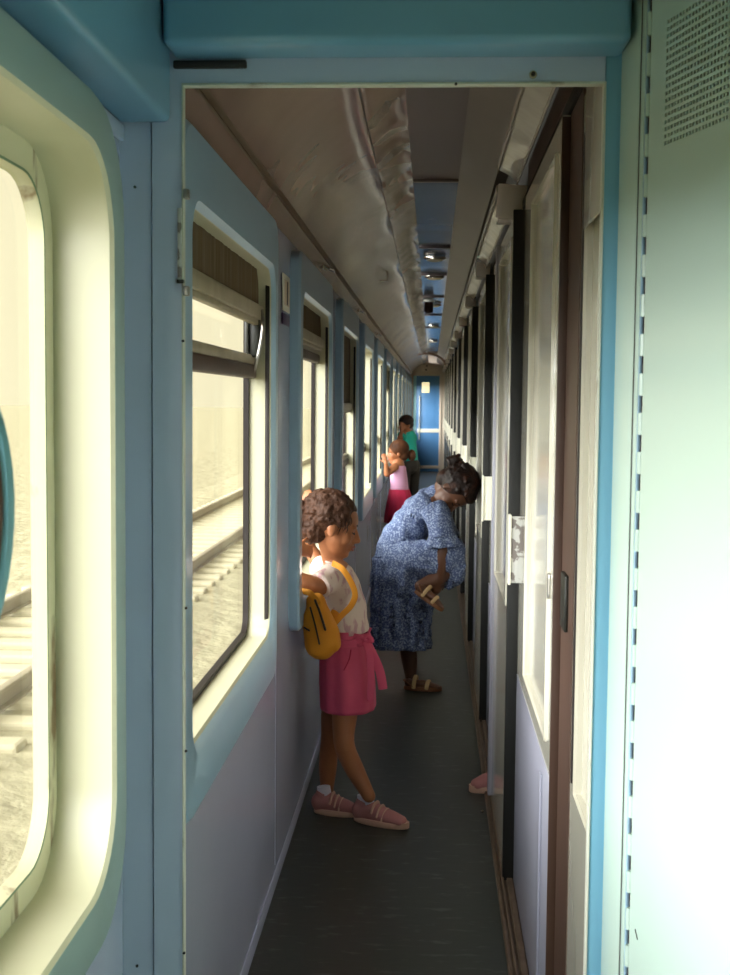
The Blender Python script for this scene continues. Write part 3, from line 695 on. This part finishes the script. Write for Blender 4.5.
def shoe(parent, heel, toe, w, h, kind='sneaker', ms=None):
    heel, toe = Vector(heel), Vector(toe); f = (toe-heel); L = f.length; f.normalize()
    u = Vector((0, 0, 1)) if abs(f.z) < .3 else Vector((.3, 0, 1)); u = (u-u.dot(f)*f).normalized(); l = u.cross(f)
    R = Matrix((f, l, u)).transposed().to_4x4(); T = Matrix.Translation(heel) @ R
    def P(x, y, z): return T @ Vector((x*L, y*w, z*h))
    out = []
    for k in range(32):
        a = 2*PI*k/32; x = .5+.5*math.cos(a); wd = (.40+.14*x-.06*math.sin(PI*x*2)) if x < .97 else .5
        out.append((x, math.sin(a)*(.42+.10*x)))
    sh = {'sneaker': .20, 'sandal': .22}[kind]
    b = MB(); b.rings([[P(.5+(x-.5)*.97, y*.93, 0) for x, y in out], [P(x, y, .04) for x, y in out], [P(x, y, sh+(.06 if x > .85 else 0)) for x, y in out], [P(.5+(x-.5)*.96, y*.94, sh+.04) for x, y in out]])
    b.build('sole', ms[1], parent)
    b = MB()
    if kind == 'sneaker':
        b.tube([P(.10, 0, .45), P(.35, 0, .45), P(.62, 0, .36), P(.86, 0, .26)], [(w*.36, h*.40), (w*.40, h*.42), (w*.46, h*.30), (w*.40, h*.20)], side=l, seg=20)
        b.tube([P(.20, 0, .45), P(.20, 0, .86)], [(w*.34, L*.17), (w*.30, L*.16)], side=l, seg=20)
        b.ell(P(.14, 0, .5), (L*.12, w*.36, h*.36), R.to_3x3())
        b.build('upper', ms[0], parent, remesh=.004, sm=4)
        for x0, z0 in ((.40, .86), (.50, .74), (.59, .62)):
            b = MB(); b.tube([P(x0-.02, -.40, z0-.34), P(x0, -.28, z0-.10), P(x0+.01, 0, z0+.0), P(x0, .28, z0-.10), P(x0-.02, .40, z0-.34)], [(.004, .008)]*5, seg=8, side=f); b.build('hook_strap', ms[1], parent)
        b = MB(); b.tube([P(.22, 0, .70), P(.20, 0, 1.12)], [(w*.30, L*.155), (w*.27, L*.14)], side=l, seg=20, capr=False); b.build('sock', M['sock'], parent)
    else:
        b.tube([P(.12, 0, .40), P(.5, 0, .44), P(.9, 0, .30)], [(w*.30, h*.20), (w*.36, h*.26), (w*.38, h*.12)], side=l, seg=16)
        for i in range(5): b.tube([P(.80, -.30+.15*i, .33), P(.97-.03*i, -.32+.155*i, .30)], w*.085, seg=8)
        b.ell(P(.13, 0, .45), (L*.12, w*.30, h*.3), R.to_3x3()); b.build('foot', ms[0], parent, remesh=.004, sm=3)
        for x0, zz, mm in ((.28, .95, 1), (.62, .66, 2)):
            b = MB(); b.tube([P(x0, -.46, .2), P(x0+.02, -.38, zz*.8), P(x0+.03, 0, zz), P(x0+.02, .38, zz*.8), P(x0, .46, .2)], [(L*.055, .005)]*5, seg=10, side=f); b.build('strap', M['strap'], parent)
        b = MB(); b.tube([P(.30, -.44, .25), P(.10, -.38, .55), P(-.0, 0, .62), P(.10, .38, .55), P(.30, .44, .25)], [(.006, .004)]*5, seg=8); b.build('heel_strap', M['sandal'], parent)

def skirt(name, m, parent, rows, pleats=9, amp=.05, ph=0, thick=.003, n=96):
    "rows: (centre, half_x, half_y, ruffle)"
    b = MB(); rr = []
    for c, rx, ry, q in rows:
        rr.append([Vector((c[0]+rx*math.cos(a)*(1+q*amp*math.sin(pleats*a+ph+1.3*math.sin(2*a))), c[1]+ry*math.sin(a)*(1+q*amp*math.sin(pleats*a+ph+1.3*math.sin(2*a))), c[2]+q*.004*math.sin(3*a))) for a in [2*PI*k/n for k in range(n)]])
    b.rings(rr, cap0=False, cap1=False); o = b.build(name, m, parent)
    md = o.modifiers.new('thick', 'SOLIDIFY'); md.thickness = thick; return o
def ribbon(b, pts, w, t, side): b.tube(pts, [(w, t)]*len(pts), seg=10, side=side, sub=5)

# --- girl leaning at the second corridor window
A = lambda x, y, Y=4.33: at(x, y, Y)
hd = Head(A(334.5, 527, 4.32), (.94, .10, -.26), (.22, .04, .97), .208)
b = MB(); hd.base(b)
b.tube([hd.p(-.10, 0, -.15), A(334, 566), A(336, 580)], [.036, .036, .05], side=(0, 1, 0), seg=16)
b.tube([A(336, 574), A(341, 600), A(345, 640), A(347, 680)], [(.10, .055), (.095, .062), (.088, .062), (.105, .08)], side=(0, 1, 0), seg=24)
# near arm: elbow rests on the sill, hand at the nape
el = Vector((-.455, 4.14, .855))
b.tube([A(331, 580, 4.24), A(318, 586, 4.17), el], [.036, .032, .026], seg=14)
wr = Vector((-.452, 4.20, .945)); b.tube([el, (el+wr)/2+Vector((-.004, 0, 0)), wr], [.026, .024, .018], seg=14)
hand(b, wr, A(312, 552, 4.24)-wr, (-.4, -1, .3), .105, .6, 1)
# far arm raised behind the head
e2 = A(309, 548, 4.50); w2 = A(306, 515, 4.46)
b.tube([A(336, 578, 4.43), A(322, 566, 4.47), e2], [.034, .03, .025], seg=14); b.tube([e2, w2], [.025, .018], seg=14)
hand(b, w2, (.05, -.1, 1), (-.6, -1, 0), .105, .4, -1)
# legs
b.tube([A(346, 672, 4.29), A(345, 708, 4.26), A(344, 742, 4.22), A(352, 764, 4.22), A(369, 796, 4.18)], [.052, .046, .036, .034, .023], seg=18)
b.tube([A(341, 672, 4.40), A(335, 708, 4.40), A(330, 742, 4.40), A(328, 764, 4.40), A(327, 792, 4.38)], [.060, .048, .034, .033, .023], seg=18)
g1 = b.build('person', M['skin1'], remesh=.0042, sm=3)
tag(g1, 'curly haired girl in pale tee and pink skirt leaning back against the window', 'person')
hd.face(g1)
b = MB(); random.seed(3)
hd.e(b, (-.15, 0, .20), (.45, .40, .39), 28); hd.e(b, (-.30, 0, -.10), (.26, .31, .26)); hd.e(b, (.02, 0, .38), (.26, .28, .12))
for k in range(420):
    a_, e_ = random.uniform(0, 2*PI), random.uniform(-.5, 1.5)
    x, y, z = math.cos(e_)*math.cos(a_), math.cos(e_)*math.sin(a_), math.sin(e_)
    p = (-.15+.45*x, .40*y, .20+.39*z)
    if p[0] > .16 and p[2] < .36: continue
    if p[0] > -.12 and p[2] < .05: continue
    r_ = random.uniform(.022, .052); hd.e(b, p, (r_, r_, r_*.8), 8)
for k in range(120):
    a_, e_ = random.uniform(.55*PI, 1.45*PI), random.uniform(-1.2, .6)
    p = (-.30+.27*math.cos(e_)*math.cos(a_), .31*math.cos(e_)*math.sin(a_), -.10+.27*math.sin(e_)); r_ = random.uniform(.022, .05); hd.e(b, p, (r_, r_, r_), 8)
b.build('hair', M['hair1'], g1, remesh=.004, sm=2)
b = MB()
for k in range(60):
    v = Vector((random.gauss(0, 1), random.gauss(0, 1), random.gauss(0, 1))).normalized()
    r_ = random.uniform(.05, .09); hd.e(b, (-.66+.17*v.x, -.02+.17*v.y, -.08+.30*v.z), (r_, r_, r_), 10)
hd.e(b, (-.66, -.02, -.08), (.17, .17, .30)); bn = b.build('hair_bun', M['hair1'], g1, remesh=.004, sm=2)
b = MB(); b.tube([hd.p(-.50+.02*math.cos(a_), -.02+.10*math.cos(a_), -.02+.12*math.sin(a_)) for a_ in [2*PI*k/12 for k in range(13)]], .006, seg=8); b.build('hair_tie', M['hairtie'], bn)
# temple wisps
b = MB()
for k in range(26):
    y0 = random.uniform(-.36, -.30); x0 = random.uniform(-.05, .22); z0 = random.uniform(.10, .32)
    hd.t(b, [(x0, y0*(1-.3*max(0, x0)), z0), (x0+.03, y0*1.02*(1-.4*max(0, x0)), z0-.07), (x0+.01, y0*1.0*(1-.4*max(0, x0)), z0-random.uniform(.12, .2))], [.012, .010, .003], seg=6)
b.build('hair_wisps', M['hair1'], g1)
# tee
b = MB()
b.tube([A(335.5, 564), A(336, 573), A(339.5, 590), A(343, 612), A(346, 633)], [(.048, .046), (.108, .062), (.112, .078), (.106, .084), (.098, .080)], side=(0, 1, 0), seg=32, capr=False)
b.tube([A(333, 575, 4.27), A(326, 581, 4.21), A(319, 586, 4.175)], [.050, .046, .048], seg=18, capr=False)
b.tube([A(336, 575, 4.40), A(326, 570, 4.45), A(319, 566, 4.48)], [.048, .044, .044], seg=18, capr=False)
tee = b.build('tee_shirt', M['tee'], g1, remesh=.005, sm=4)
for v in tee.data.vertices:
    q = noise.noise(Vector((v.co.x*16, v.co.y*16, v.co.z*7))); v.co += v.normal*.006*q
    v.co += v.normal*.002*math.sin(70*(v.co.x*.6+v.co.z)+5*v.co.y)*max(0, min(1, (.86-v.co.z)/.1))
b = MB(); c0 = A(335.5, 563); b.tube([c0+Vector((.040*math.cos(q), .044*math.sin(q), -.012*math.cos(q))) for q in [2*PI*k/20 for k in range(21)]], .004, seg=8); b.build('neckline', M['tee'], tee)
# skirt with paperbag waist, belt, bow and two hanging ties
rows = []
for (px, py, rx, ry, q) in ((345, 629, .088, .102, 1.6), (345, 636, .082, .098, .6), (345.5, 642, .084, .102, .5), (346, 656, .092, .118, .7), (347, 680, .097, .135, .5), (348, 703, .098, .142, .35), (348, 706, .097, .141, .3)):
    p = A(px, py); rows.append((p, rx, ry, q))
sk = skirt('skirt', M['pink'], g1, rows, 11, .05)
p = A(345, 638); b = MB(); b.rings([[Vector((p.x+(.087+e_)*math.cos(a_), p.y+(.103+e_)*math.sin(a_), p.z+z_)) for a_ in [2*PI*k/48 for k in range(48)]] for z_, e_ in ((-.014, 0), (-.012, .005), (.012, .005), (.014, 0))], cap0=False, cap1=False)
b.build('belt', M['pink'], sk)
kn = A(366, 641, 4.25)
b = MB(); b.ell(kn, (.011, .012, .012)); ribbon(b, [kn, kn+Vector((-.022, -.012, .014)), kn+Vector((-.040, -.010, -.002)), kn+Vector((-.022, -.010, -.014)), kn], .003, .007, (0, 1, 0))
ribbon(b, [kn, kn+Vector((.014, -.012, .016)), kn+Vector((.022, -.012, .002)), kn], .003, .007, (0, 1, 0)); b.build('bow', M['pink'], sk)
b = MB(); ribbon(b, [kn, A(373, 655, 4.22), A(380, 672, 4.22), A(383, 689, 4.22)], .0155, .002, (1, .1, 0)); b.build('tie', M['pink'], sk)
b = MB(); ribbon(b, [kn, A(370, 655, 4.20), A(371, 680, 4.20), A(370, 701, 4.20)], .012, .002, (1, .3, 0)); b.build('tie', M['pink'], sk)
b = MB(); ribbon(b, [A(351, 650, 4.202), A(349, 660, 4.198), A(344, 670, 4.194)], .002, .003, (1, 0, 0)); b.build('pocket_edge', M['magenta'], sk)
sh = root('tmp', (0, 0, 0)); bpy.data.objects.remove(sh)
def footwear(name, par, heel, toe, w, h, kind, ms):
    e = bpy.data.objects.new(name, None); C.objects.link(e); e.parent = par; shoe(e, heel, toe, w, h, kind, ms); return e
footwear('sneaker', g1, onz(354, 820), onz(409, 829), .074, .085, 'sneaker', (M['shoe'], M['sole']))
hb_ = onz(314, 812); footwear('sneaker', g1, hb_, hb_+Vector((.168, -.03, 0)), .074, .085, 'sneaker', (M['shoe'], M['sole']))

# backpack (worn, but a thing of its own)
bp = root('backpack', A(320, 650, 4.13), 'small mustard yellow backpack with dark zips hanging off the curly haired girl', 'backpack')
b = MB(); f0 = Vector((-.335, 0, 0))
b.tube([A(318, 600, 4.14), A(320, 622, 4.12), A(323, 643, 4.12)], [(.030, .034), (.048, .052), (.050, .056)], side=(0, 1, 0), seg=24)
b.tube([A(319, 606, 4.14), A(330, 630, 4.13), A(333, 642, 4.13)], [(.03, .03), (.042, .036), (.042, .034)], side=(0, 1, 0), seg=20)
bd = b.build('body', M['yellow'], bp, remesh=.005, sm=5)
for v in bd.data.vertices: v.co += v.normal*.004*noise.noise(v.co*22)
b = MB(); b.tube([A(317, 599, 4.095), A(322, 612, 4.072), A(327, 628, 4.068)], [(.0055, .004)]*3, seg=8); b.build('zip', M['zip'], bd)
b = MB(); b.tube([A(312, 606, 4.10), A(317, 624, 4.068), A(321, 642, 4.062)], [(.003, .003)]*3, seg=8); b.build('seam_piping', M['zip'], bd)
b = MB(); b.tube([A(306, 626, 4.09), A(311, 629, 4.075)], [(.003, .003)]*2, seg=8); b.build('buckle', M['zip'], bd)
b = MB(); ribbon(b, [A(334, 562, 4.23), A(344, 568, 4.20), A(353, 582, 4.195), A(356.5, 594, 4.19), A(352, 605, 4.185), A(342, 615, 4.17), A(331, 629, 4.14), A(328, 640, 4.12)], .0018, .0105, (0, 1, 0)); b.build('strap', M['yellow'], bp)
b = MB(); ribbon(b, [A(337, 610, 4.20), A(331, 622, 4.16), A(325, 640, 4.13)], .0035, .015, (0, 1, 0)); b.build('lower_strap', M['yellow'], bp)
b = MB(); ribbon(b, [A(304, 590, 4.12), A(312, 592, 4.10), A(320, 602, 4.10)], .0035, .011, (0, 1, 0)); b.build('strap', M['yellow'], bp)

bp.location.y -= .03; bp.location.x -= .003
# --- older girl in the blue dress, bent over on one leg
B = lambda x, y, Y=6.32: at(x, y, Y)
hd = Head(B(453, 491, 6.25), (.12, -.30, -.95), (.93, -.22, .12), .225)
b = MB(); hd.base(b)
b.tube([hd.p(-.16, 0, -.2), B(441, 493, 6.28), B(431, 504, 6.32)], [.045, .042, .045], seg=16)
b.tube([B(432, 502), B(413, 524), B(394, 556), B(396, 585)], [(.12, .055), (.10, .07), (.105, .08), (.10, .08)], side=(0, 1, 0), seg=24)
# standing leg
b.tube([B(398, 575, 6.40), B(404, 615, 6.40), B(407, 640, 6.38), B(409, 656, 6.38), B(411, 678, 6.36)], [.085, .055, .046, .043, .030], seg=18)
# raised leg
b.tube([B(402, 568, 6.26), B(428, 560, 6.18), B(450, 562, 6.14)], [.08, .062, .048], seg=18); b.tube([B(450, 562, 6.14), B(440, 576, 6.12), B(420, 586, 6.08)], [.046, .042, .028], seg=16)
# arms: near one reaches down to the sandal, far one hidden behind
eb = B(442, 556, 6.08); wb = B(440, 581, 6.10)
b.tube([B(436, 512, 6.17), B(441, 535, 6.12), eb, wb], [.046, .038, .030, .022], seg=14)
hand(b, wb, B(434, 597, 6.12)-wb, (.8, -1, .1), .125, .6, 1)
e3 = B(446, 548, 6.40); w3 = B(441, 577, 6.28); b.tube([B(436, 508, 6.44), e3, w3], [.044, .032, .022], seg=14); hand(b, w3, B(437, 592, 6.2)-w3, (1, .3, .2), .12, .7, -1)
g2 = b.build('person', M['skin2'], remesh=.0055, sm=3)
tag(g2, 'dark haired girl in blue floral dress bending on one leg to fix her sandal', 'person')
hd.face(g2)
b = MB(); random.seed(5)
hd.e(b, (-.15, 0, .16), (.46, .41, .42), 28); hd.e(b, (-.28, 0, -.10), (.25, .31, .25)); hd.e(b, (.12, 0, .36), (.24, .28, .16))
for i in range(-4, 5):                                           # cornrow braids to the bun
    y0 = i*.085
    pts = [(-.15+.47*math.cos(t_), y0*(1-.25*abs(math.sin(t_))), .16+.43*math.sin(t_)*math.sqrt(max(.05, 1-(y0/.45)**2))) for t_ in [math.radians(q) for q in (35, 60, 85, 110, 135)]]
    hd.t(b, pts, [.03, .042, .045, .045, .04], seg=8)
random.seed(8)
for k in range(150):
    a_, e_ = random.uniform(0, 2*PI), random.uniform(-.3, 1.5)
    p = (-.15+.47*math.cos(e_)*math.cos(a_), .42*math.cos(e_)*math.sin(a_), .16+.43*math.sin(e_)); r_ = random.uniform(.02, .05)
    if p[0] > .14 and p[2] < .34: continue
    if p[0] > -.1 and p[2] < .1: continue
    hd.e(b, p, (r_, r_, r_), 8)
b.build('hair', M['hair2'], g2, remesh=.005, sm=1)
b = MB(); bc = (-.62, .0, .06)
for k in range(5):
    a0 = k*1.25
    pts = [(bc[0]+.13*math.cos(a0+t_)*(1-.1*k)-.02*k, bc[1]+.13*math.sin(a0+t_), bc[2]+.05*k-.05+.03*math.sin(3*t_)) for t_ in [q*.7 for q in range(8)]]
    hd.t(b, pts, [.05]*8, seg=8)
hd.e(b, bc, (.12, .12, .12)); b.build('hair_bun', M['hair2'], g2, remesh=.005, sm=1)
# dress
b = MB()
b.tube([B(436, 495, 6.31), B(429, 503), B(414, 521), B(400, 541), B(393, 560)], [(.085, .055), (.150, .082), (.142, .10), (.125, .10), (.118, .092)], side=(0, 1, 0), seg=32)
b.tube([B(393, 556), B(395, 580), B(398, 606), B(400, 628), B(401, 639)], [(.130, .106), (.145, .118), (.155, .130), (.165, .145), (.170, .150)], side=(0, 1, 0), seg=40, capr=False)
b.tube([B(398, 562, 6.24), B(425, 558, 6.16), B(447, 560, 6.13)], [.098, .092, .072], seg=24)
b.tube([B(436, 548, 6.13), B(452, 548, 6.13), B(456, 572, 6.13), B(448, 587, 6.14)], [.06, .056, .05, .022], seg=20)
b.tube([B(402, 575, 6.20), B(412, 592, 6.18), B(424, 602, 6.20)], [.09, .055, .02], seg=20)
b.tube([B(405, 600, 6.24), B(420, 606, 6.24), B(424, 622, 6.28)], [.08, .05, .03], seg=20)
b.tube([B(434, 508, 6.18), B(440, 524, 6.12), B(443, 540, 6.09)], [.066, .062, .072], seg=20, capr=False)
b.tube([B(434, 506, 6.44), B(442, 522, 6.42), B(446, 538, 6.40)], [.064, .060, .068], seg=20, capr=False)
dr = b.build('dress', M['dress'], g2, remesh=.0065, sm=4)
hz = B(393, 556).z
for v in dr.data.vertices:
    p = v.co; q = max(0, min(1, (hz-p.z)/.15))
    v.co += v.normal*(.017*q*math.sin(math.atan2(p.y-6.32, p.x+.19)*13+3*noise.noise(p*4))+.016*noise.noise(Vector((p.x*16+p.z*6, p.y*10, p.z*9-p.x*8)))*(1-.5*q))
    if q < .2 and p.z > hz: v.co += v.normal*.003*math.sin(60*(p.x*.7+p.z))
b = MB(); b.tube([Vector(B(396, 548)+Vector((.112*math.cos(q)*.9, .134*math.sin(q), .045*math.cos(q)))) for q in [2*PI*k/24 for k in range(25)]], .006, seg=8); b.build('waist_seam', M['dress'], dr)
def ruffle(c, d, r0, r1, ln, par):
    d = Vector(d).normalized(); sx = d.cross(Vector((0, 1, 0))).normalized(); sy = d.cross(sx); rr = []
    for i in range(5):
        t_ = i/4; r_ = r0+(r1-r0)*t_
        rr.append([Vector(c)+d*ln*t_+(sx*math.cos(a_)+sy*math.sin(a_))*r_*(1+.10*t_*math.sin(8*a_)) for a_ in [2*PI*k/64 for k in range(64)]])
    q = MB(); q.rings(rr, cap0=False, cap1=False); o = q.build('sleeve_frill', M['dress'], par); md = o.modifiers.new('t', 'SOLIDIFY'); md.thickness = .003
ruffle(B(442, 534, 6.10), (.12, -.02, -1), .066, .085, .06, dr)
rows = [(B(401, 634)+Vector((0, 0, 0)), .146, .166, .6), (B(401, 640), .152, .172, 1.0), (B(401, 645), .156, .176, 1.2)]
skirt('hem_flounce', M['dress'], dr, rows, 14, .045)
q = onz(404, 689); footwear('sandal', g2, q, q+Vector((.190, -.03, 0)), .075, .075, 'sandal', (M['skin2'], M['sandal']))
footwear('sandal', g2, B(414, 592, 6.06), B(442, 612, 6.03), .075, .075, 'sandal', (M['skin2'], M['sandal']))

# --- small child in lilac top and magenta skirt at a far window
Dp = lambda x, y, Y=10.3: at(x, y, Y)
hd = Head(Dp(397, 453), (-.93, -.12, -.05), (0, 0, 1), .185)
b = MB(); hd.base(b)
b.tube([hd.p(-.1, 0, -.2), Dp(398, 467), Dp(399, 490), Dp(400, 505)], [(.035, .035), (.085, .055), (.075, .055), (.07, .05)], side=(0, 1, 0), seg=20)
e4 = Dp(387, 474, 10.15); b.tube([Dp(395, 467, 10.2), e4], [.034, .026]); w4 = Dp(386, 463, 10.12); b.tube([e4, w4], [.026, .018]); hand(b, w4, (-.3, 0, 1), (0, -1, 0), .1, .6)
e5 = Dp(388, 474, 10.42); b.tube([Dp(396, 467, 10.4), e5], [.034, .026]); w5 = Dp(386, 464, 10.4); b.tube([e5, w5], [.026, .018]); hand(b, w5, (-.3, 0, 1), (0, 1, 0), .1, .6)
for Y in (10.22, 10.38):
    k = Dp(400, 535, Y); f_ = Vector((k.x, Y, .07)); b.tube([Dp(400, 508, Y), k, f_], [.042, .038, .026])
g3 = b.build('person', M['skin1'], remesh=.006, sm=3)
tag(g3, 'small child in lilac sleeveless top and magenta skirt looking out of a far window', 'person')
hd.face(g3, closed=False)
b = MB(); hd.e(b, (-.11, 0, .19), (.46, .41, .42), 24); hd.e(b, (-.26, 0, -.10), (.27, .33, .28)); b.build('hair', M['hair3'], g3, remesh=.006, sm=2)
b = MB(); random.seed(9)
for k in range(40):
    v = Vector((random.gauss(0, 1), random.gauss(0, 1), random.gauss(0, 1))).normalized(); hd.e(b, (-.66+.14*v.x, -.05+.16*v.y, -.13+.2*v.z), (.07, .07, .07), 10)
hd.t(b, [(-.45, 0, 0), (-.66, -.05, -.1)], [.12, .17]); b.build('ponytail', M['hair3'], g3, remesh=.006, sm=1)
b = MB(); b.tube([Dp(398, 464.5), Dp(398, 468), Dp(399, 480), Dp(399.5, 491)], [(.07, .045), (.10, .066), (.098, .072), (.10, .076)], side=(0, 1, 0), seg=28, capr=False); b.build('top', M['lilac'], g3, remesh=.006, sm=3)
skirt('skirt', M['magenta'], g3, [(Dp(399.5, 489), .082, .105, .3), (Dp(400, 498), .10, .13, .8), (Dp(400, 512), .12, .16, 1), (Dp(400, 522), .128, .17, 1)], 10, .05)
for Y in (10.2, 10.38):
    q = Vector((Dp(400, 535, Y).x+.06, Y, 0)); footwear('shoe', g3, q, q+Vector((-.17, 0, 0)), .07, .07, 'sneaker', (M['white'], M['sole']))

# --- boy in teal tee farthest down the corridor
Ep = lambda x, y, Y=15.0: at(x, y, Y)
hd = Head(Ep(405, 425), (-.75, -.62, -.1), (0, 0, 1), .20)
b = MB(); hd.base(b)
b.tube([hd.p(-.1, 0, -.25), Ep(407, 434), Ep(408, 448), Ep(409, 460)], [(.04, .04), (.12, .07), (.11, .08), (.115, .09)], side=(.5, .85, 0), seg=20)
e6 = Ep(399, 440, 14.85); b.tube([Ep(403, 434, 14.88), e6], [.04, .03]); w6 = Ep(402, 431, 14.80); b.tube([e6, w6], [.028, .02]); hand(b, w6, (.1, -.1, 1), (.2, -1, 0), .12, .6)
e7 = Ep(413, 447, 15.1); b.tube([Ep(412, 435, 15.1), e7], [.04, .03]); w7 = Ep(411, 458, 15.0); b.tube([e7, w7], [.028, .02]); hand(b, w7, (0, -.1, -1), (1, 0, 0), .12, .5)
g4 = b.build('person', M['skin1'], remesh=.008, sm=3)
tag(g4, 'boy in teal tee holding a hand to his face, farthest down the corridor', 'person')
hd.face(g4, closed=False)
b = MB(); hd.e(b, (-.12, 0, .22), (.47, .43, .40), 24); hd.e(b, (-.28, 0, 0), (.28, .34, .28)); b.build('hair', M['hair2'], g4, remesh=.007, sm=2)
b = MB(); b.tube([Ep(406.5, 431), Ep(407, 435), Ep(408, 447), Ep(409, 460.5)], [(.08, .06), (.14, .085), (.125, .095), (.13, .10)], side=(.5, .85, 0), seg=28, capr=False)
b.tube([Ep(403, 434.5, 14.88), Ep(401, 437, 14.86)], [.058, .058], capr=False); b.tube([Ep(412, 435, 15.1), Ep(413, 441, 15.1)], [.058, .056], capr=False); b.build('tee_shirt', M['teal'], g4, remesh=.008, sm=3)
b = MB(); b.tube([Ep(409, 458), Ep(409.5, 466)], [(.12, .09), (.125, .1)], side=(.5, .85, 0), seg=24)
for dx, Y in ((-.055, 14.93), (.055, 15.07)):
    t_ = Ep(409.5, 465, Y); t_.x += dx; b.tube([t_, Vector((t_.x, Y, .32)), Vector((t_.x, Y, .06))], [.078, .058, .05], seg=18)
b.build('trousers', M['olive'], g4, remesh=.008, sm=3)
for dx, Y in ((-.055, 14.93), (.055, 15.07)):
    q = Vector((Ep(409.5, 465, Y).x+dx+.04, Y+.05, 0)); footwear('shoe', g4, q, q+Vector((-.12, -.17, 0)), .08, .075, 'sneaker', (M['white'], M['sole']))

# --- somebody standing in the second compartment doorway, only shoe and trouser leg showing
tip = onz(469, 792); hl = tip+Vector((.20, .06, 0))
b = MB(); x0, y0 = tip.x+.125, tip.y+.04
b.tube([(x0, y0, .08), (x0+.005, y0+.02, .38), (x0+.10, y0+.09, .72), (x0+.16, y0+.12, .95)], [.03, .045, .06, .08], seg=16)
g5 = b.build('person', M['skin1'], remesh=.006, sm=2)
tag(g5, 'leg in black trousers and pale pink shoe poking out of a compartment door', 'person')
b = MB(); b.tube([(x0, y0, .115), (x0+.005, y0+.02, .38), (x0+.10, y0+.09, .72), (x0+.16, y0+.12, .95)], [.055, .056, .07, .09], seg=20, capr=False); b.build('trousers', M['trouser'], g5, remesh=.006, sm=2)
footwear('shoe', g5, hl, tip, .08, .105, 'sneaker', (M['shoe'], M['sole']))
